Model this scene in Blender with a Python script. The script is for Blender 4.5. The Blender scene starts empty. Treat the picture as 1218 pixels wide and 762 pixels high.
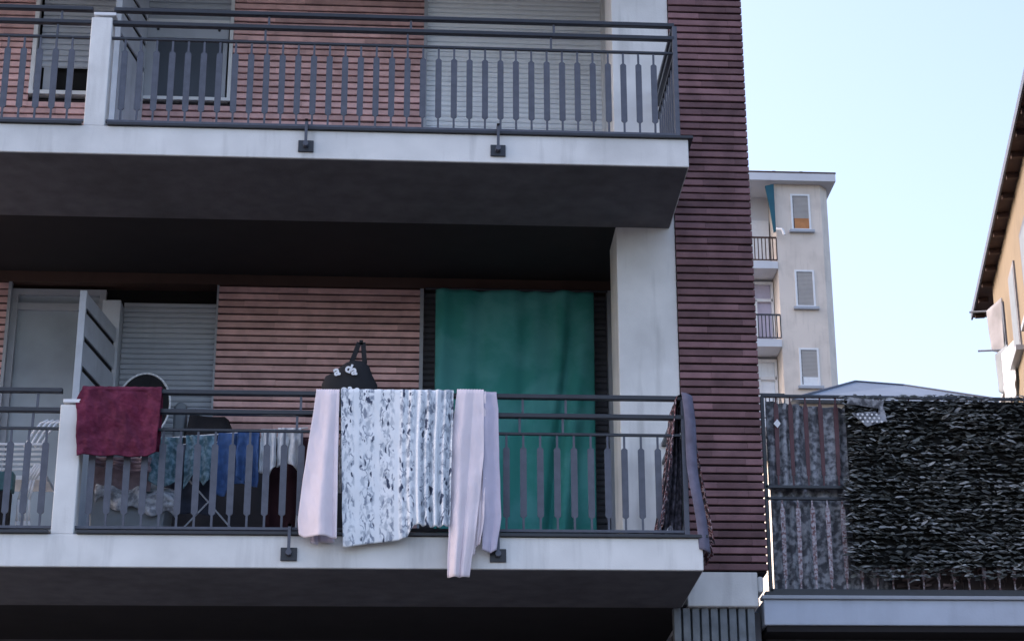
import bpy, math, random
from mathutils import Vector, Matrix, noise
random.seed(7)
scene = bpy.context.scene
COL = scene.collection
R = math.radians
F = 13.28          # front plane of the balconies
W = 14.40          # plane of the brick wall and pilaster
B = 15.60          # back wall of the loggias
T = 14.46          # plane of the terrace fence

# ------------------------------------------------------------------ helpers
ORG = {}
def org(o):
    return ORG.get(o.name, Vector((0, 0, 0))) if o else Vector((0, 0, 0))
def tag(o, label=None, cat=None, group=None, kind=None):
    if label: o['label'] = label
    if cat: o['category'] = cat
    if group: o['group'] = group
    if kind: o['kind'] = kind
    return o
def thing(name, label, cat, loc, group=None):
    o = bpy.data.objects.new(name, None); COL.objects.link(o)
    o.location = loc; o.empty_display_size = .1
    ORG[o.name] = Vector(loc)
    return tag(o, label, cat, group)
class MB:
    def __init__(s): s.v = []; s.f = []; s.t = []; s.uv = None
    def quad(s, a, b, c, d, t=0.5):
        n = len(s.v); s.v += [a, b, c, d]; s.f.append((n, n+1, n+2, n+3)); s.t.append(t)
    def box(s, x0, x1, y0, y1, z0, z1, t=0.5):
        if x0 > x1: x0, x1 = x1, x0
        if y0 > y1: y0, y1 = y1, y0
        if z0 > z1: z0, z1 = z1, z0
        n = len(s.v)
        s.v += [(x0,y0,z0),(x1,y0,z0),(x1,y1,z0),(x0,y1,z0),(x0,y0,z1),(x1,y0,z1),(x1,y1,z1),(x0,y1,z1)]
        for q in ((0,3,2,1),(4,5,6,7),(0,1,5,4),(1,2,6,5),(2,3,7,6),(3,0,4,7)):
            s.f.append(tuple(n+i for i in q)); s.t.append(t)
        return s
    def tube(s, p, q, r, n=8, r2=None, t=0.5):
        p = Vector(p); q = Vector(q); r2 = r if r2 is None else r2
        d = (q-p).normalized(); a = d.orthogonal().normalized(); b = d.cross(a)
        k = len(s.v)
        for c, rr in ((p, r), (q, r2)):
            for i in range(n):
                an = 2*math.pi*i/n
                s.v.append(tuple(c + a*math.cos(an)*rr + b*math.sin(an)*rr))
        for i in range(n):
            j = (i+1) % n
            s.f.append((k+i, k+j, k+n+j, k+n+i)); s.t.append(t)
        s.f.append(tuple(k+i for i in range(n))[::-1]); s.t.append(t)
        s.f.append(tuple(k+n+i for i in range(n))); s.t.append(t)
        return s
    def path(s, pts, r, n=8):
        for a, b in zip(pts, pts[1:]): s.tube(a, b, r, n)
        return s
    def prism(s, poly, axis, a, b, t=0.5):
        # poly: 2-D outline in the two other axes, extruded from a to b along axis
        n = len(poly); k = len(s.v)
        for c in (a, b):
            for (p, q) in poly:
                s.v.append((c, p, q) if axis == 'x' else (p, c, q) if axis == 'y' else (p, q, c))
        for i in range(n):
            j = (i+1) % n
            s.f.append((k+i, k+j, k+n+j, k+n+i)); s.t.append(t)
        s.f.append(tuple(k+i for i in range(n))[::-1]); s.t.append(t)
        s.f.append(tuple(k+n+i for i in range(n))); s.t.append(t)
        return s
    def mesh(s, name, mat, off=Vector((0,0,0))):
        me = bpy.data.meshes.new(name)
        me.from_pydata([(v[0]-off[0], v[1]-off[1], v[2]-off[2]) for v in s.v], [], s.f)
        me.materials.append(mat)
        at = me.attributes.new('tint', 'FLOAT', 'FACE')
        at.data.foreach_set('value', s.t)
        return me
    def build(s, name, mat, parent=None, bevel=0, smooth=False, solid=0, normals=False):
        off = org(parent)
        me = s.mesh(name, mat, off)
        if s.uv:
            ul = me.uv_layers.new(name='UVMap')
            for l in me.loops: ul.data[l.index].uv = s.uv[l.vertex_index]
        if normals:
            import bmesh
            bm = bmesh.new(); bm.from_mesh(me); bmesh.ops.recalc_face_normals(bm, faces=bm.faces); bm.to_mesh(me); bm.free()
        if smooth:
            me.polygons.foreach_set('use_smooth', [True]*len(me.polygons))
        o = bpy.data.objects.new(name, me); COL.objects.link(o)
        if parent: o.parent = parent
        ORG[o.name] = off
        if bevel:
            m = o.modifiers.new('bevel', 'BEVEL'); m.width = bevel; m.segments = 2; m.limit_method = 'ANGLE'
        if solid:
            m = o.modifiers.new('solid', 'SOLIDIFY'); m.thickness = solid; m.offset = 0
        return o
def inst(name, me, parent, loc, rz=0):
    o = bpy.data.objects.new(name, me); COL.objects.link(o)
    o.parent = parent; o.location = Vector(loc) - org(parent); o.rotation_euler.z = rz
    return o

# ------------------------------------------------------------------ materials
def mat(name, col, rough=.7, var=.12, scale=3.0, bump=.15, bscale=60, metal=0, tint=0, grime=0, spec=.4, streak=0, col2=None):
    m = bpy.data.materials.new(name); m.use_nodes = True
    nt = m.node_tree; N = nt.nodes; L = nt.links
    bs = N['Principled BSDF']; bs.inputs['Roughness'].default_value = rough
    bs.inputs['Metallic'].default_value = metal; bs.inputs['Specular IOR Level'].default_value = spec
    tc = N.new('ShaderNodeTexCoord'); geo = N.new('ShaderNodeNewGeometry')
    def noise_(sc, det=6, stretch=None):
        n = N.new('ShaderNodeTexNoise'); n.inputs['Scale'].default_value = sc; n.inputs['Detail'].default_value = det
        mp = N.new('ShaderNodeMapping'); mp.inputs['Scale'].default_value = stretch or (1,1,1)
        L.new(geo.outputs['Position'], mp.inputs['Vector']); L.new(mp.outputs['Vector'], n.inputs['Vector'])
        return n
    n1 = noise_(scale)
    r1 = N.new('ShaderNodeMapRange'); r1.inputs[1].default_value = .3; r1.inputs[2].default_value = .7
    r1.inputs[3].default_value = 1-var; r1.inputs[4].default_value = 1+var
    L.new(n1.outputs['Fac'], r1.inputs[0])
    val = r1.outputs[0]
    def mul(a, b):
        q = N.new('ShaderNodeMath'); q.operation = 'MULTIPLY'; L.new(a, q.inputs[0]); L.new(b, q.inputs[1]); return q.outputs[0]
    if tint:
        at = N.new('ShaderNodeAttribute'); at.attribute_name = 'tint'
        r2 = N.new('ShaderNodeMapRange'); r2.inputs[3].default_value = 1-tint; r2.inputs[4].default_value = 1+tint
        L.new(at.outputs['Fac'], r2.inputs[0]); val = mul(val, r2.outputs[0])
    if grime:
        n3 = noise_(1.3, 8); r3 = N.new('ShaderNodeMapRange'); r3.inputs[1].default_value = .48; r3.inputs[2].default_value = .72
        r3.inputs[3].default_value = 1; r3.inputs[4].default_value = 1-grime
        L.new(n3.outputs['Fac'], r3.inputs[0]); val = mul(val, r3.outputs[0])
    if streak:
        n4 = noise_(9, 5, (1, 1, .12)); r4 = N.new('ShaderNodeMapRange'); r4.inputs[1].default_value = .55; r4.inputs[2].default_value = .8
        r4.inputs[3].default_value = 1; r4.inputs[4].default_value = 1-streak
        L.new(n4.outputs['Fac'], r4.inputs[0]); val = mul(val, r4.outputs[0])
    vm = N.new('ShaderNodeVectorMath'); vm.operation = 'SCALE'
    if col2 is not None:
        n5 = noise_(scale*2.2, 4); cr = N.new('ShaderNodeValToRGB')
        cr.color_ramp.elements[0].position = .42; cr.color_ramp.elements[1].position = .6
        cr.color_ramp.elements[0].color = (*col, 1); cr.color_ramp.elements[1].color = (*col2, 1)
        L.new(n5.outputs['Fac'], cr.inputs[0]); L.new(cr.outputs[0], vm.inputs[0])
    else:
        vm.inputs[0].default_value = col
    L.new(val, vm.inputs['Scale']); L.new(vm.outputs[0], bs.inputs['Base Color'])
    if bump:
        nb = noise_(bscale, 4); bp = N.new('ShaderNodeBump'); bp.inputs['Strength'].default_value = bump; bp.inputs['Distance'].default_value = .004
        L.new(nb.outputs['Fac'], bp.inputs['Height']); L.new(bp.outputs[0], bs.inputs['Normal'])
    return m
M = {}
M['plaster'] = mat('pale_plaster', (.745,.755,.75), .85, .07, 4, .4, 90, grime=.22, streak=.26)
M['plaster_shade'] = mat('plaster_in_shade', (.125,.125,.138), .9, .16, 7, .6, 60, grime=.25)  # pale plaster darkened: the shade of the undersides is in the colour
M['ceiling_shade'] = mat('shaded_ceiling', (.022,.02,.022), .9, .1, 5, .1)  # near-black base colour holds the deep shade of the recessed ceilings
M['brick'] = mat('salmon_brick', (.66,.42,.41), .8, .18, 8, .5, 70, tint=.2, grime=.18)
M['brick_dark'] = mat('burgundy_brick', (.20,.112,.122), .8, .26, 6, .5, 70, tint=.28)
M['mortar'] = mat('dark_mortar', (.018,.013,.015), .95, .1, 8, .2)
M['metal'] = mat('grey_painted_metal', (.085,.095,.125), .5, .14, 20, .15, 200, spec=.4)
M['metal_dark'] = mat('dark_painted_metal', (.020,.023,.032), .38, .15, 18, .1, 200, spec=.5)
M['frame'] = mat('grey_window_frame', (.36,.39,.44), .5, .06, 8, .1)
M['frame_white'] = mat('white_window_frame', (.72,.74,.76), .45, .05, 8, .05)
M['shutter'] = mat('blue_grey_shutter', (.80,.85,.90), .5, .05, 6, .1, 80, streak=.12)
M['shutter_grey'] = mat('grey_shutter', (.42,.46,.52), .55, .06, 6, .1, 80, streak=.12)
M['shutter_dark'] = mat('dark_brown_shutter', (.11,.11,.13), .6, .1, 8, .1)
M['leaf_paint'] = mat('grey_door_paint', (.52,.57,.64), .55, .08, 7, .1, streak=.15)
M['curtain_glass'] = mat('grey_net_behind_glass', (.30,.35,.40), .3, .22, 2.2, 0, spec=.6)
M['glass'] = mat('dark_glass', (.06,.075,.10), .45, .1, 3, 0, spec=.4)
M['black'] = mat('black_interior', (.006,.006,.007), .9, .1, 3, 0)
M['asphalt'] = mat('asphalt', (.05,.05,.052), .9, .2, 2, .4)
M['green'] = mat('green_cloth', (.035,.25,.23), .85, .08, 1.6, .35, 400, col2=(.075,.31,.31))
M['burgundy'] = mat('burgundy_terry', (.10,.010,.034), .95, .25, 7, 1.0, 260, col2=(.14,.022,.055))
M['pink'] = mat('pale_pink_cotton', (.80,.71,.75), .9, .04, 8, .5, 300)
M['lilac'] = mat('lilac_cotton', (.50,.47,.58), .9, .06, 8, .5, 300)
M['bag'] = mat('black_canvas', (.008,.009,.012), .8, .2, 10, .4, 200)
M['white'] = mat('white_plastic', (.75,.77,.8), .45, .05, 10, .05)
M['denim'] = mat('blue_denim', (.05,.11,.27), .9, .25, 20, .6, 300)
M['teal'] = mat('dull_teal_cloth', (.07,.15,.19), .9, .3, 14, .5, 200, col2=(.2,.3,.37))
M['white_cloth'] = mat('white_cotton', (.66,.70,.74), .9, .05, 12, .4, 250)
M['dark_cloth'] = mat('black_cover', (.012,.011,.014), .85, .3, 6, .4, 80)
M['maroon'] = mat('dark_maroon_cloth', (.03,.008,.013), .9, .3, 6, .4, 80)
M['box_grey'] = mat('grey_plastic', (.17,.20,.23), .6, .1, 6, .1)
M['teal_plastic'] = mat('teal_plastic', (.05,.13,.15), .5, .1, 6, .1)
M['cream'] = mat('cream_render', (.70,.63,.56), .9, .06, .35, .2, 20, grime=.16, streak=.2)
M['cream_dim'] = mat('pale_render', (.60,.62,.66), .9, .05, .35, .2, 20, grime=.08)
M['ochre'] = mat('ochre_render', (.22,.175,.12), .9, .1, .6, .2, 20, grime=.2, streak=.15)
M['brown'] = mat('brown_timber', (.07,.04,.032), .8, .2, 3, .2)
M['slate'] = mat('blue_grey_roof', (.17,.215,.28), .85, .08, 1.5, .1, streak=.1)
M['fence_brown'] = mat('red_brown_paint', (.085,.03,.036), .55, .25, 14, .3, spec=.5)
M['fence_reflect'] = mat('pale_reflection_paint', (.42,.40,.44), .6, .2, 20, .3, col2=(.16,.08,.085))  # whitish reflection on the brown lower bars, put into the colour
M['screen'] = mat('mottled_screen_cloth', (.09,.095,.11), .9, .25, 10, .4, 100, col2=(.34,.355,.39))
M['reed'] = mat('dry_reed', (.15,.115,.115), .85, .3, 10, .4, 60, tint=.6)
M['leaf_dark'] = mat('dark_leaf', (.085,.092,.088), .7, .35, 12, 0, tint=.6, spec=.3)
M['leaf_highlight'] = mat('highlight_leaf', (.27,.28,.28), .75, .3, 12, 0, tint=.4, spec=.2)  # grey highlights on the dark leaves, painted as a second leaf colour
M['netting'] = mat('black_netting', (.008,.009,.009), .95, .1, 4, 0)
M['fascia2'] = mat('terrace_plaster', (.50,.56,.66), .85, .06, 4, .3, 60, grime=.15, streak=.1)
M['awning'] = mat('blue_awning', (.02,.10,.14), .8, .1, 2, .1)
M['orange'] = mat('orange_brown_blind', (.45,.20,.08), .8, .2, 3, .1)
M['dull_white'] = mat('dull_white_cloth', (.24,.24,.26), .9, .2, 3, .2)
M['blind_grey'] = mat('beige_grey_blind', (.40,.385,.37), .7, .08, 2, .1)
M['pleat'] = mat('grey_corrugated_sheet', (.20,.23,.26), .55, .25, 9, .2, streak=.3)

def floral():
    m = bpy.data.materials.new('floral_cotton'); m.use_nodes = True
    nt = m.node_tree; N = nt.nodes; L = nt.links; bs = N['Principled BSDF']; bs.inputs['Roughness'].default_value = .9
    uv = N.new('ShaderNodeUVMap')
    nz = N.new('ShaderNodeTexNoise'); nz.inputs['Scale'].default_value = 9; nz.inputs['Detail'].default_value = 3
    L.new(uv.outputs[0], nz.inputs['Vector'])
    mix = N.new('ShaderNodeVectorMath'); mix.operation = 'MULTIPLY_ADD'
    mix.inputs[1].default_value = (.14,.14,.14); L.new(nz.outputs['Color'], mix.inputs[0]); L.new(uv.outputs[0], mix.inputs[2])
    def thr(sock, a, b):
        r = N.new('ShaderNodeMapRange'); r.inputs[1].default_value = a; r.inputs[2].default_value = b; L.new(sock, r.inputs[0]); return r.outputs[0]
    def m2(op, a, b):
        q = N.new('ShaderNodeMath'); q.operation = op; q.use_clamp = True
        for i, s in enumerate((a, b)):
            if isinstance(s, (int, float)): q.inputs[i].default_value = s
            else: L.new(s, q.inputs[i])
        return q.outputs[0]
    # twining stems: edges of warped cells; leaves: stretched blobs
    vo = N.new('ShaderNodeTexVoronoi'); vo.feature = 'DISTANCE_TO_EDGE'; vo.inputs['Scale'].default_value = 10; L.new(mix.outputs[0], vo.inputs['Vector'])
    stems = thr(vo.outputs['Distance'], .07, .025)
    n2 = N.new('ShaderNodeTexNoise'); n2.inputs['Scale'].default_value = 11; L.new(uv.outputs[0], n2.inputs['Vector'])
    gate = thr(n2.outputs['Fac'], .5, .56)
    stems = m2('MULTIPLY', stems, gate)
    mp = N.new('ShaderNodeMapping'); mp.inputs['Scale'].default_value = (1,.62,1); mp.inputs['Rotation'].default_value = (0,0,.6)
    L.new(mix.outputs[0], mp.inputs[0])
    v2 = N.new('ShaderNodeTexVoronoi'); v2.inputs['Scale'].default_value = 19; L.new(mp.outputs[0], v2.inputs['Vector'])
    lv = thr(v2.outputs['Distance'], .40, .28)
    v2c = N.new('ShaderNodeSeparateColor'); L.new(v2.outputs['Color'], v2c.inputs[0])
    pick = thr(v2c.outputs[0], .40, .42); dark = thr(v2c.outputs[1], .5, .52)
    lv = m2('MULTIPLY', lv, pick)
    # bands of print running down the cloth with plain stripes between
    sp = N.new('ShaderNodeSeparateXYZ'); L.new(uv.outputs[0], sp.inputs[0])
    sn = N.new('ShaderNodeMath'); sn.operation = 'SINE'; L.new(m2('MULTIPLY', sp.outputs[0], 1), sn.inputs[0])
    k = N.new('ShaderNodeMath'); k.operation = 'MULTIPLY'; k.inputs[1].default_value = 24; L.new(sp.outputs[0], k.inputs[0]); L.new(k.outputs[0], sn.inputs[0])
    band = thr(sn.outputs[0], -.85, -.45)
    pale = m2('MULTIPLY', m2('MAXIMUM', stems, lv), band)
    def mixc(fac, a, b):
        x = N.new('ShaderNodeMix'); x.data_type = 'RGBA'; L.new(fac, x.inputs[0])
        for i, c in ((6, a), (7, b)):
            if isinstance(c, tuple): x.inputs[i].default_value = (*c, 1)
            else: L.new(c, x.inputs[i])
        return x.outputs[2]
    n3 = N.new('ShaderNodeTexNoise'); n3.inputs['Scale'].default_value = 16; L.new(uv.outputs[0], n3.inputs['Vector'])
    c0 = mixc(m2('MULTIPLY', thr(n3.outputs['Fac'], .48, .62), band), (.78,.82,.86), (.47,.52,.58))
    c1 = mixc(pale, c0, (.25,.29,.36))
    c2 = mixc(m2('MULTIPLY', m2('MULTIPLY', lv, dark), band), c1, (.04,.055,.10))
    L.new(c2, bs.inputs['Base Color'])
    return m
M['floral'] = floral()
def paisley():
    m = bpy.data.materials.new('patterned_shawl_cloth'); m.use_nodes = True
    nt = m.node_tree; N = nt.nodes; L = nt.links; bs = N['Principled BSDF']; bs.inputs['Roughness'].default_value = .9
    uv = N.new('ShaderNodeUVMap'); nz = N.new('ShaderNodeTexNoise'); nz.inputs['Scale'].default_value = 24; nz.inputs['Detail'].default_value = 3
    L.new(uv.outputs[0], nz.inputs['Vector'])
    cr = N.new('ShaderNodeValToRGB'); cr.color_ramp.interpolation = 'CONSTANT'
    e = cr.color_ramp.elements; e[0].position = 0; e[0].color = (.02,.02,.03,1); e[1].position = .48; e[1].color = (.12,.035,.04,1)
    x = e.new(.54); x.color = (.42,.34,.36,1); x = e.new(.60); x.color = (.10,.10,.14,1)
    L.new(nz.outputs['Fac'], cr.inputs[0]); L.new(cr.outputs[0], bs.inputs['Base Color'])
    return m
M['paisley'] = paisley()

# ------------------------------------------------------------------ camera, sky, sun
cam = bpy.data.cameras.new('camera'); camo = bpy.data.objects.new('camera', cam); COL.objects.link(camo)
yaw, pit, rol = R(5.1494), R(20.5712), R(-.8962)
fw = Vector((math.sin(yaw)*math.cos(pit), math.cos(yaw)*math.cos(pit), math.sin(pit)))
rt = Vector((math.cos(yaw), -math.sin(yaw), 0)); up = rt.cross(fw)
rt2 = math.cos(rol)*rt + math.sin(rol)*up; up2 = -math.sin(rol)*rt + math.cos(rol)*up
camo.matrix_world = Matrix.Translation((0,0,1.6)) @ Matrix((rt2, up2, -fw)).transposed().to_4x4()
cam.sensor_width = 36; cam.sensor_fit = 'HORIZONTAL'; cam.lens = 2401.86/1218*36
cam.shift_x = (609-693.29)/1218; cam.shift_y = (391.08-381)/1218
cam.clip_end = 3000; scene.camera = camo

SUN_EL, SUN_AZ = R(34), R(-72)      # azimuth clockwise from +y: beyond the block, to the left, so the facade is in open shade
w = bpy.data.worlds.new('World'); scene.world = w; w.use_nodes = True
bg = w.node_tree.nodes['Background']; sk = w.node_tree.nodes.new('ShaderNodeTexSky')
sk.sky_type = 'NISHITA'; sk.sun_disc = False; sk.sun_elevation = SUN_EL; sk.sun_rotation = SUN_AZ
sk.air_density = 1.0; sk.dust_density = 3.6; sk.ozone_density = 1.0
wm = w.node_tree.nodes.new('ShaderNodeVectorMath'); wm.operation = 'MULTIPLY'; wm.inputs[1].default_value = (1.06,.975,.985)
w.node_tree.links.new(sk.outputs[0], wm.inputs[0]); w.node_tree.links.new(wm.outputs[0], bg.inputs[0]); bg.inputs[1].default_value = .15
sl = bpy.data.lights.new('sun', 'SUN'); so = bpy.data.objects.new('sun', sl); COL.objects.link(so)
sl.energy = .5; sl.angle = R(12); sl.color = (1,.97,.93)
sd = Vector((math.sin(SUN_AZ)*math.cos(SUN_EL), math.cos(SUN_AZ)*math.cos(SUN_EL), math.sin(SUN_EL)))
so.rotation_euler = sd.to_track_quat('Z', 'Y').to_euler(); so.location = sd*50
vs = scene.view_settings; vs.view_transform = 'Standard'; vs.look = 'None'; vs.gamma = 1; vs.exposure = 1.68

# ------------------------------------------------------------------ ground
g = MB(); g.quad((-900,-900,0),(900,-900,0),(900,900,0),(-900,900,0)); tag(g.build('ground', M['asphalt']), kind='structure')

# ------------------------------------------------------------------ generic building bits
def bricks(mb, x0, x1, z0, z1, y, pitch=.062, length=.5, holes=(), joint=.0155, zbase=0):
    r0 = math.floor((z0-zbase)/pitch); r1 = math.ceil((z1-zbase)/pitch)
    for r in range(r0, r1):
        za = max(z0, zbase+r*pitch); zb = min(z1, zbase+(r+1)*pitch-joint)
        if zb-za < .01: continue
        x = x0 - (length*.5 if r % 2 else 0) - .03*random.random()
        while x < x1:
            a = max(x, x0); b = min(x+length-.0006, x1); x += length
            if b-a < .012: continue
            segs = [(a, b)]
            for (hx0, hx1, hz0, hz1) in holes:
                if za < hz1 and zb > hz0:
                    ns = []
                    for (p, q) in segs:
                        if q <= hx0 or p >= hx1: ns.append((p, q)); continue
                        if p < hx0: ns.append((p, hx0))
                        if q > hx1: ns.append((hx1, q))
                    segs = ns
            for (p, q) in segs:
                if q-p < .01: continue
                d = random.uniform(0, .004); j = random.uniform(-.0012, .0012); t = random.random()
                f_ = y-.022-d; e = .0035
                n = len(mb.v)
                mb.v += [(p,y,za+j),(q,y,za+j),(q,y,zb+j),(p,y,zb+j),
                         (p,f_+e,za+j),(q,f_+e,za+j),(q,f_+e,zb+j),(p,f_+e,zb+j),
                         (p+.0004,f_,za+j+e),(q-.0004,f_,za+j+e),(q-.0004,f_,zb+j-e),(p+.0004,f_,zb+j-e)]
                for q4 in ((8,9,10,11),(4,5,9,8),(5,6,10,9),(6,7,11,10),(7,4,8,11),(0,1,5,4),(1,2,6,5),(2,3,7,6),(3,0,4,7)):
                    mb.f.append(tuple(n+i for i in q4)); mb.t.append(t)
def shutter(mb, x0, x1, z0, z1, y, pitch=.05):
    prof = []; z = z0
    while z < z1-.004:
        zt = min(z+pitch, z1)
        h = zt-z
        prof += [(y+.010, z), (y+.010, z+.10*h), (y-.001, z+.14*h), (y-.006, z+.38*h), (y-.006, z+.7*h), (y-.001, z+.94*h), (y+.010, z+.97*h)]
        z = zt
    n = len(mb.v)
    for x in (x0, x1):
        mb.v += [(x, a, b) for a, b in prof]
    k = len(prof)
    for i in range(k-1):
        mb.f.append((n+i, n+k+i, n+k+i+1, n+i+1)); mb.t.append(.5)
def frame_rect(mb, x0, x1, z0, z1, y0, y1, w):
    mb.box(x0, x0+w, y0, y1, z0, z1); mb.box(x1-w, x1, y0, y1, z0, z1)
    mb.box(x0+w, x1-w, y0, y1, z1-w, z1); mb.box(x0+w, x1-w, y0, y1, z0, z0+w)

# ------------------------------------------------------------------ the apartment building
bld = thing('apartment_building', 'brick and pale plaster apartment block with deep balconies filling most of the picture', 'building', (0, W, 0))
XL = -7.5
# body behind the loggias
mb = MB(); mb.box(XL, 2.60, B+.35, 27, 0, 17.5); mb.build('core_wall', M['mortar'], bld)
mb = MB(); mb.box(2.60, 2.63, W+.25, 27, 5.13, 17.5); mb.build('side_wall', M['cream_dim'], bld)
# burgundy brick strip at the corner
mb = MB(); bricks(mb, 2.034, 2.638, 5.13, 12.6, W); mb.build('brick_pier', M['brick_dark'], bld)
mb = MB(); mb.box(2.034, 2.632, W, W+.25, 5.13, 17.5); mb.build('pier_core', M['mortar'], bld)
mb = MB(); mb.box(1.57, 2.030, W-.004, W+.5, 5.095, 17.5); mb.build('pilaster', M['plaster'], bld, bevel=.006)
# pale block that carries the brick strip, and the corrugated sheet under it
mb = MB(); mb.box(2.034, 2.555, W-.03, W+1.1, 4.872, 5.128); mb.build('pier_base', M['plaster'], bld, bevel=.008)
mb = MB(); mb.box(2.556, 2.60, W-.02, W+.3, 4.98, 5.10); mb.build('pipe_stub', M['plaster'], bld, bevel=.015)
mb = MB()
n = 0; x = 1.93; pts = []
while x < 2.535:
    pts.append((x, W+.07)); pts.append((x+.006, W+.02)); pts.append((x+.052, W+.012)); pts.append((x+.060, W+.07)); x += .068
for i in range(len(pts)-1):
    a, b = pts[i], pts[i+1]
    mb.quad((a[0],a[1],3.2),(b[0],b[1],3.2),(b[0],b[1],4.868),(a[0],a[1],4.868))
mb.build('corrugated_panel', M['pleat'], bld, solid=.003)
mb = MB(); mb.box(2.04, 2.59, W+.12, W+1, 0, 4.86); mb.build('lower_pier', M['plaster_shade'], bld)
# slabs
def slab(z, name='balcony_slab'):
    mb = MB(); mb.box(XL, 1.995, F, W-.006, z-.222, z)
    mb.build(name, M['plaster'], bld, bevel=.006)
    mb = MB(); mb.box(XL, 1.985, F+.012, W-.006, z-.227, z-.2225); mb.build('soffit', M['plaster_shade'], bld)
    mb = MB(); mb.box(XL, -2.385, F-.022, F+.1, z+.001, z+.024); mb.box(-2.205, 2.03, F-.022, F+.1, z+.001, z+.024); mb.box(1.96, 2.03, F+.1, W-.03, z+.001, z+.024)
    mb.build('flashing', M['metal_dark'], bld, bevel=.003)
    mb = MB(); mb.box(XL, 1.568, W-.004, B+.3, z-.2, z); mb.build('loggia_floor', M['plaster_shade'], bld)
    mb = MB(); mb.box(XL, 2.029, W+.0, B+.04, z-.212, z-.2005); mb.box(XL, 1.569, W-.001, W+.02, z-.2225, z-.2005); mb.build('loggia_ceiling', M['ceiling_shade'], bld)
for z in (2.08, 5.092, 8.102, 11.112, 14.1): slab(z)
# little square pillars that divide the balconies
for z, h in ((5.092, .905), (8.102, .88), (11.112, .88)):
    mb = MB(); mb.box(-2.375, -2.225, F+.002, F+.16, z, z+h); mb.build('divider_pillar', M['plaster'], bld, bevel=.006)
    mb = MB(); mb.box(-2.36, -2.20, F-.005, F+.14, z+h+.012, z+h+.038); mb.build('pillar_cap', M['white'], bld, bevel=.004)
# back wall: brick panels
H1 = (-3.262, -1.596)
for (z0, z1, hol) in ((5.09, 7.86, [(-3.262,-1.596,4,9),(.062,1.70,4,9)]),
                      (8.10, 10.88, [(-3.262,-2.52,9.50,11.4),(-2.38,-1.575,9.47,11.4),(.062,1.70,8,11.4)])):
    for (a, b) in ((XL, -2.45), (-2.45, 1.57)):
        if z0 < 6:
            if a == XL: b = -3.262
            else: a, b = -1.596, .062
        elif a > XL: b = .062
        mb = MB(); bricks(mb, a, b, z0, z1, B, holes=hol, zbase=z0-.01); mb.build('brick_wall', M['brick'], bld)
mb = MB()
mb.box(XL, -3.262, B, B+.3, 5.09, 10.9); mb.box(-1.596, .062, B, B+.3, 5.09, 10.9)
mb.box(-3.262, -1.596, B, B+.3, 7.90, 9.47); mb.box(-2.52, -2.38, B, B+.3, 9.5, 10.9); mb.box(-1.60,-1.57,B+.001,B+.3,9.47,10.9)
mb.build('masonry', M['mortar'], bld)
mb = MB(); mb.box(XL, 2.028, B-.05, B+.3, 7.80, 7.887); mb.build('lintel', M['brown'], bld)
mb = MB(); mb.box(1.66, 2.03, B-.02, B+.3, 5.1, 10.9); mb.build('side_panel', M['plaster'], bld)
mb = MB(); mb.box(2.031, 2.2, W+.26, B+.3, 4.9, 17.5); mb.build('loggia_side_wall', M['plaster'], bld)
# trims beside brick panels
for (z0, z1) in ((5.092, 7.80), (8.102, 10.88)):
    mb = MB(); mb.box(.058, .088, B-.035, B+.05, z0, z1); mb.build('door_trim', M['frame'], bld)
    mb = MB(); mb.box(1.605, 1.66 if z0 > 8 else 1.645, B-.06, B+.05, z0, z1); mb.build('door_trim', M['frame_white' if z0 > 8 else 'frame'], bld)
for (a, b) in ((-1.60, -1.585), (-3.275, -3.25)):
    mb = MB(); mb.box(a, b, B-.03, B+.03, 5.092, 7.80); mb.build('opening_trim', M['frame'], bld)
# upper floor: big roller shutter of the balcony door
mb = MB(); shutter(mb, .088, 1.604, 8.12, 10.88, B+.03, .048); mb.build('roller_shutter', M['shutter'], bld)
# lower floor: shutter behind green curtain
mb = MB(); shutter(mb, .088, 1.604, 5.10, 7.80, B+.06, .052); mb.build('roller_shutter', M['shutter_dark'], bld)
# lower floor left opening
w1 = MB(); frame_rect(w1, -3.25, -2.50, 5.10, 7.76, B+.02, B+.08, .05); w1.box(-3.2,-2.55,B+.03,B+.08,7.58,7.64)
wf = w1.build('balcony_door', M['frame'], bld)
mb = MB(); mb.quad((-3.20,B+.06,5.15),(-2.55,B+.06,5.15),(-2.55,B+.06,7.71),(-3.20,B+.06,7.71)); mb.build('pane', M['curtain_glass'], wf)
mb = MB(); mb.box(-2.50, -2.355, B-.12, B+.09, 5.10, 7.62); mb.build('door_jamb', M['leaf_paint'], bld, bevel=.006)
mb = MB(); shutter(mb, -2.35, -1.60, 5.10, 7.66, B+.04, .045); mb.build('roller_shutter', M['shutter_grey'], bld)
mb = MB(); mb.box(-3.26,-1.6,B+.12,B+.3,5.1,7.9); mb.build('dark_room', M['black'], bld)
def open_leaf(x, y0, y1, z0, z1, slots, name, dx=.05):
    # a door leaf standing open at right angles to the wall, boards with slots between
    leaf = MB(); zz = [z1] + [s for s in slots] + [z0]
    for i in range(len(zz)-1):
        zt = zz[i] - (.022 if i else 0); zb = zz[i+1] + (.022 if i < len(zz)-2 else 0)
        leaf.prism([(x, y0+.05), (x+.035, y0+.05), (x+dx+.035, y1), (x+dx, y1)], 'z', zb, zt)
    leaf.box(x-.012, x+.04, y0, y0+.045, z0, z1)
    o = leaf.build(name, M['leaf_paint'], bld, bevel=.003)
    c = MB(); c.prism([(x+.012, y0+.06), (x+.022, y0+.06), (x+dx+.022, y1-.01), (x+dx+.012, y1-.01)], 'z', z0+.02, z1-.02)
    c.build('slot_backing', M['black'], o)
    return o
open_leaf(-2.53, B-.95, B-.13, 5.12, 7.37, [7.23, 7.0, 6.76, 6.5], 'open_door_leaf', .12)
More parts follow.
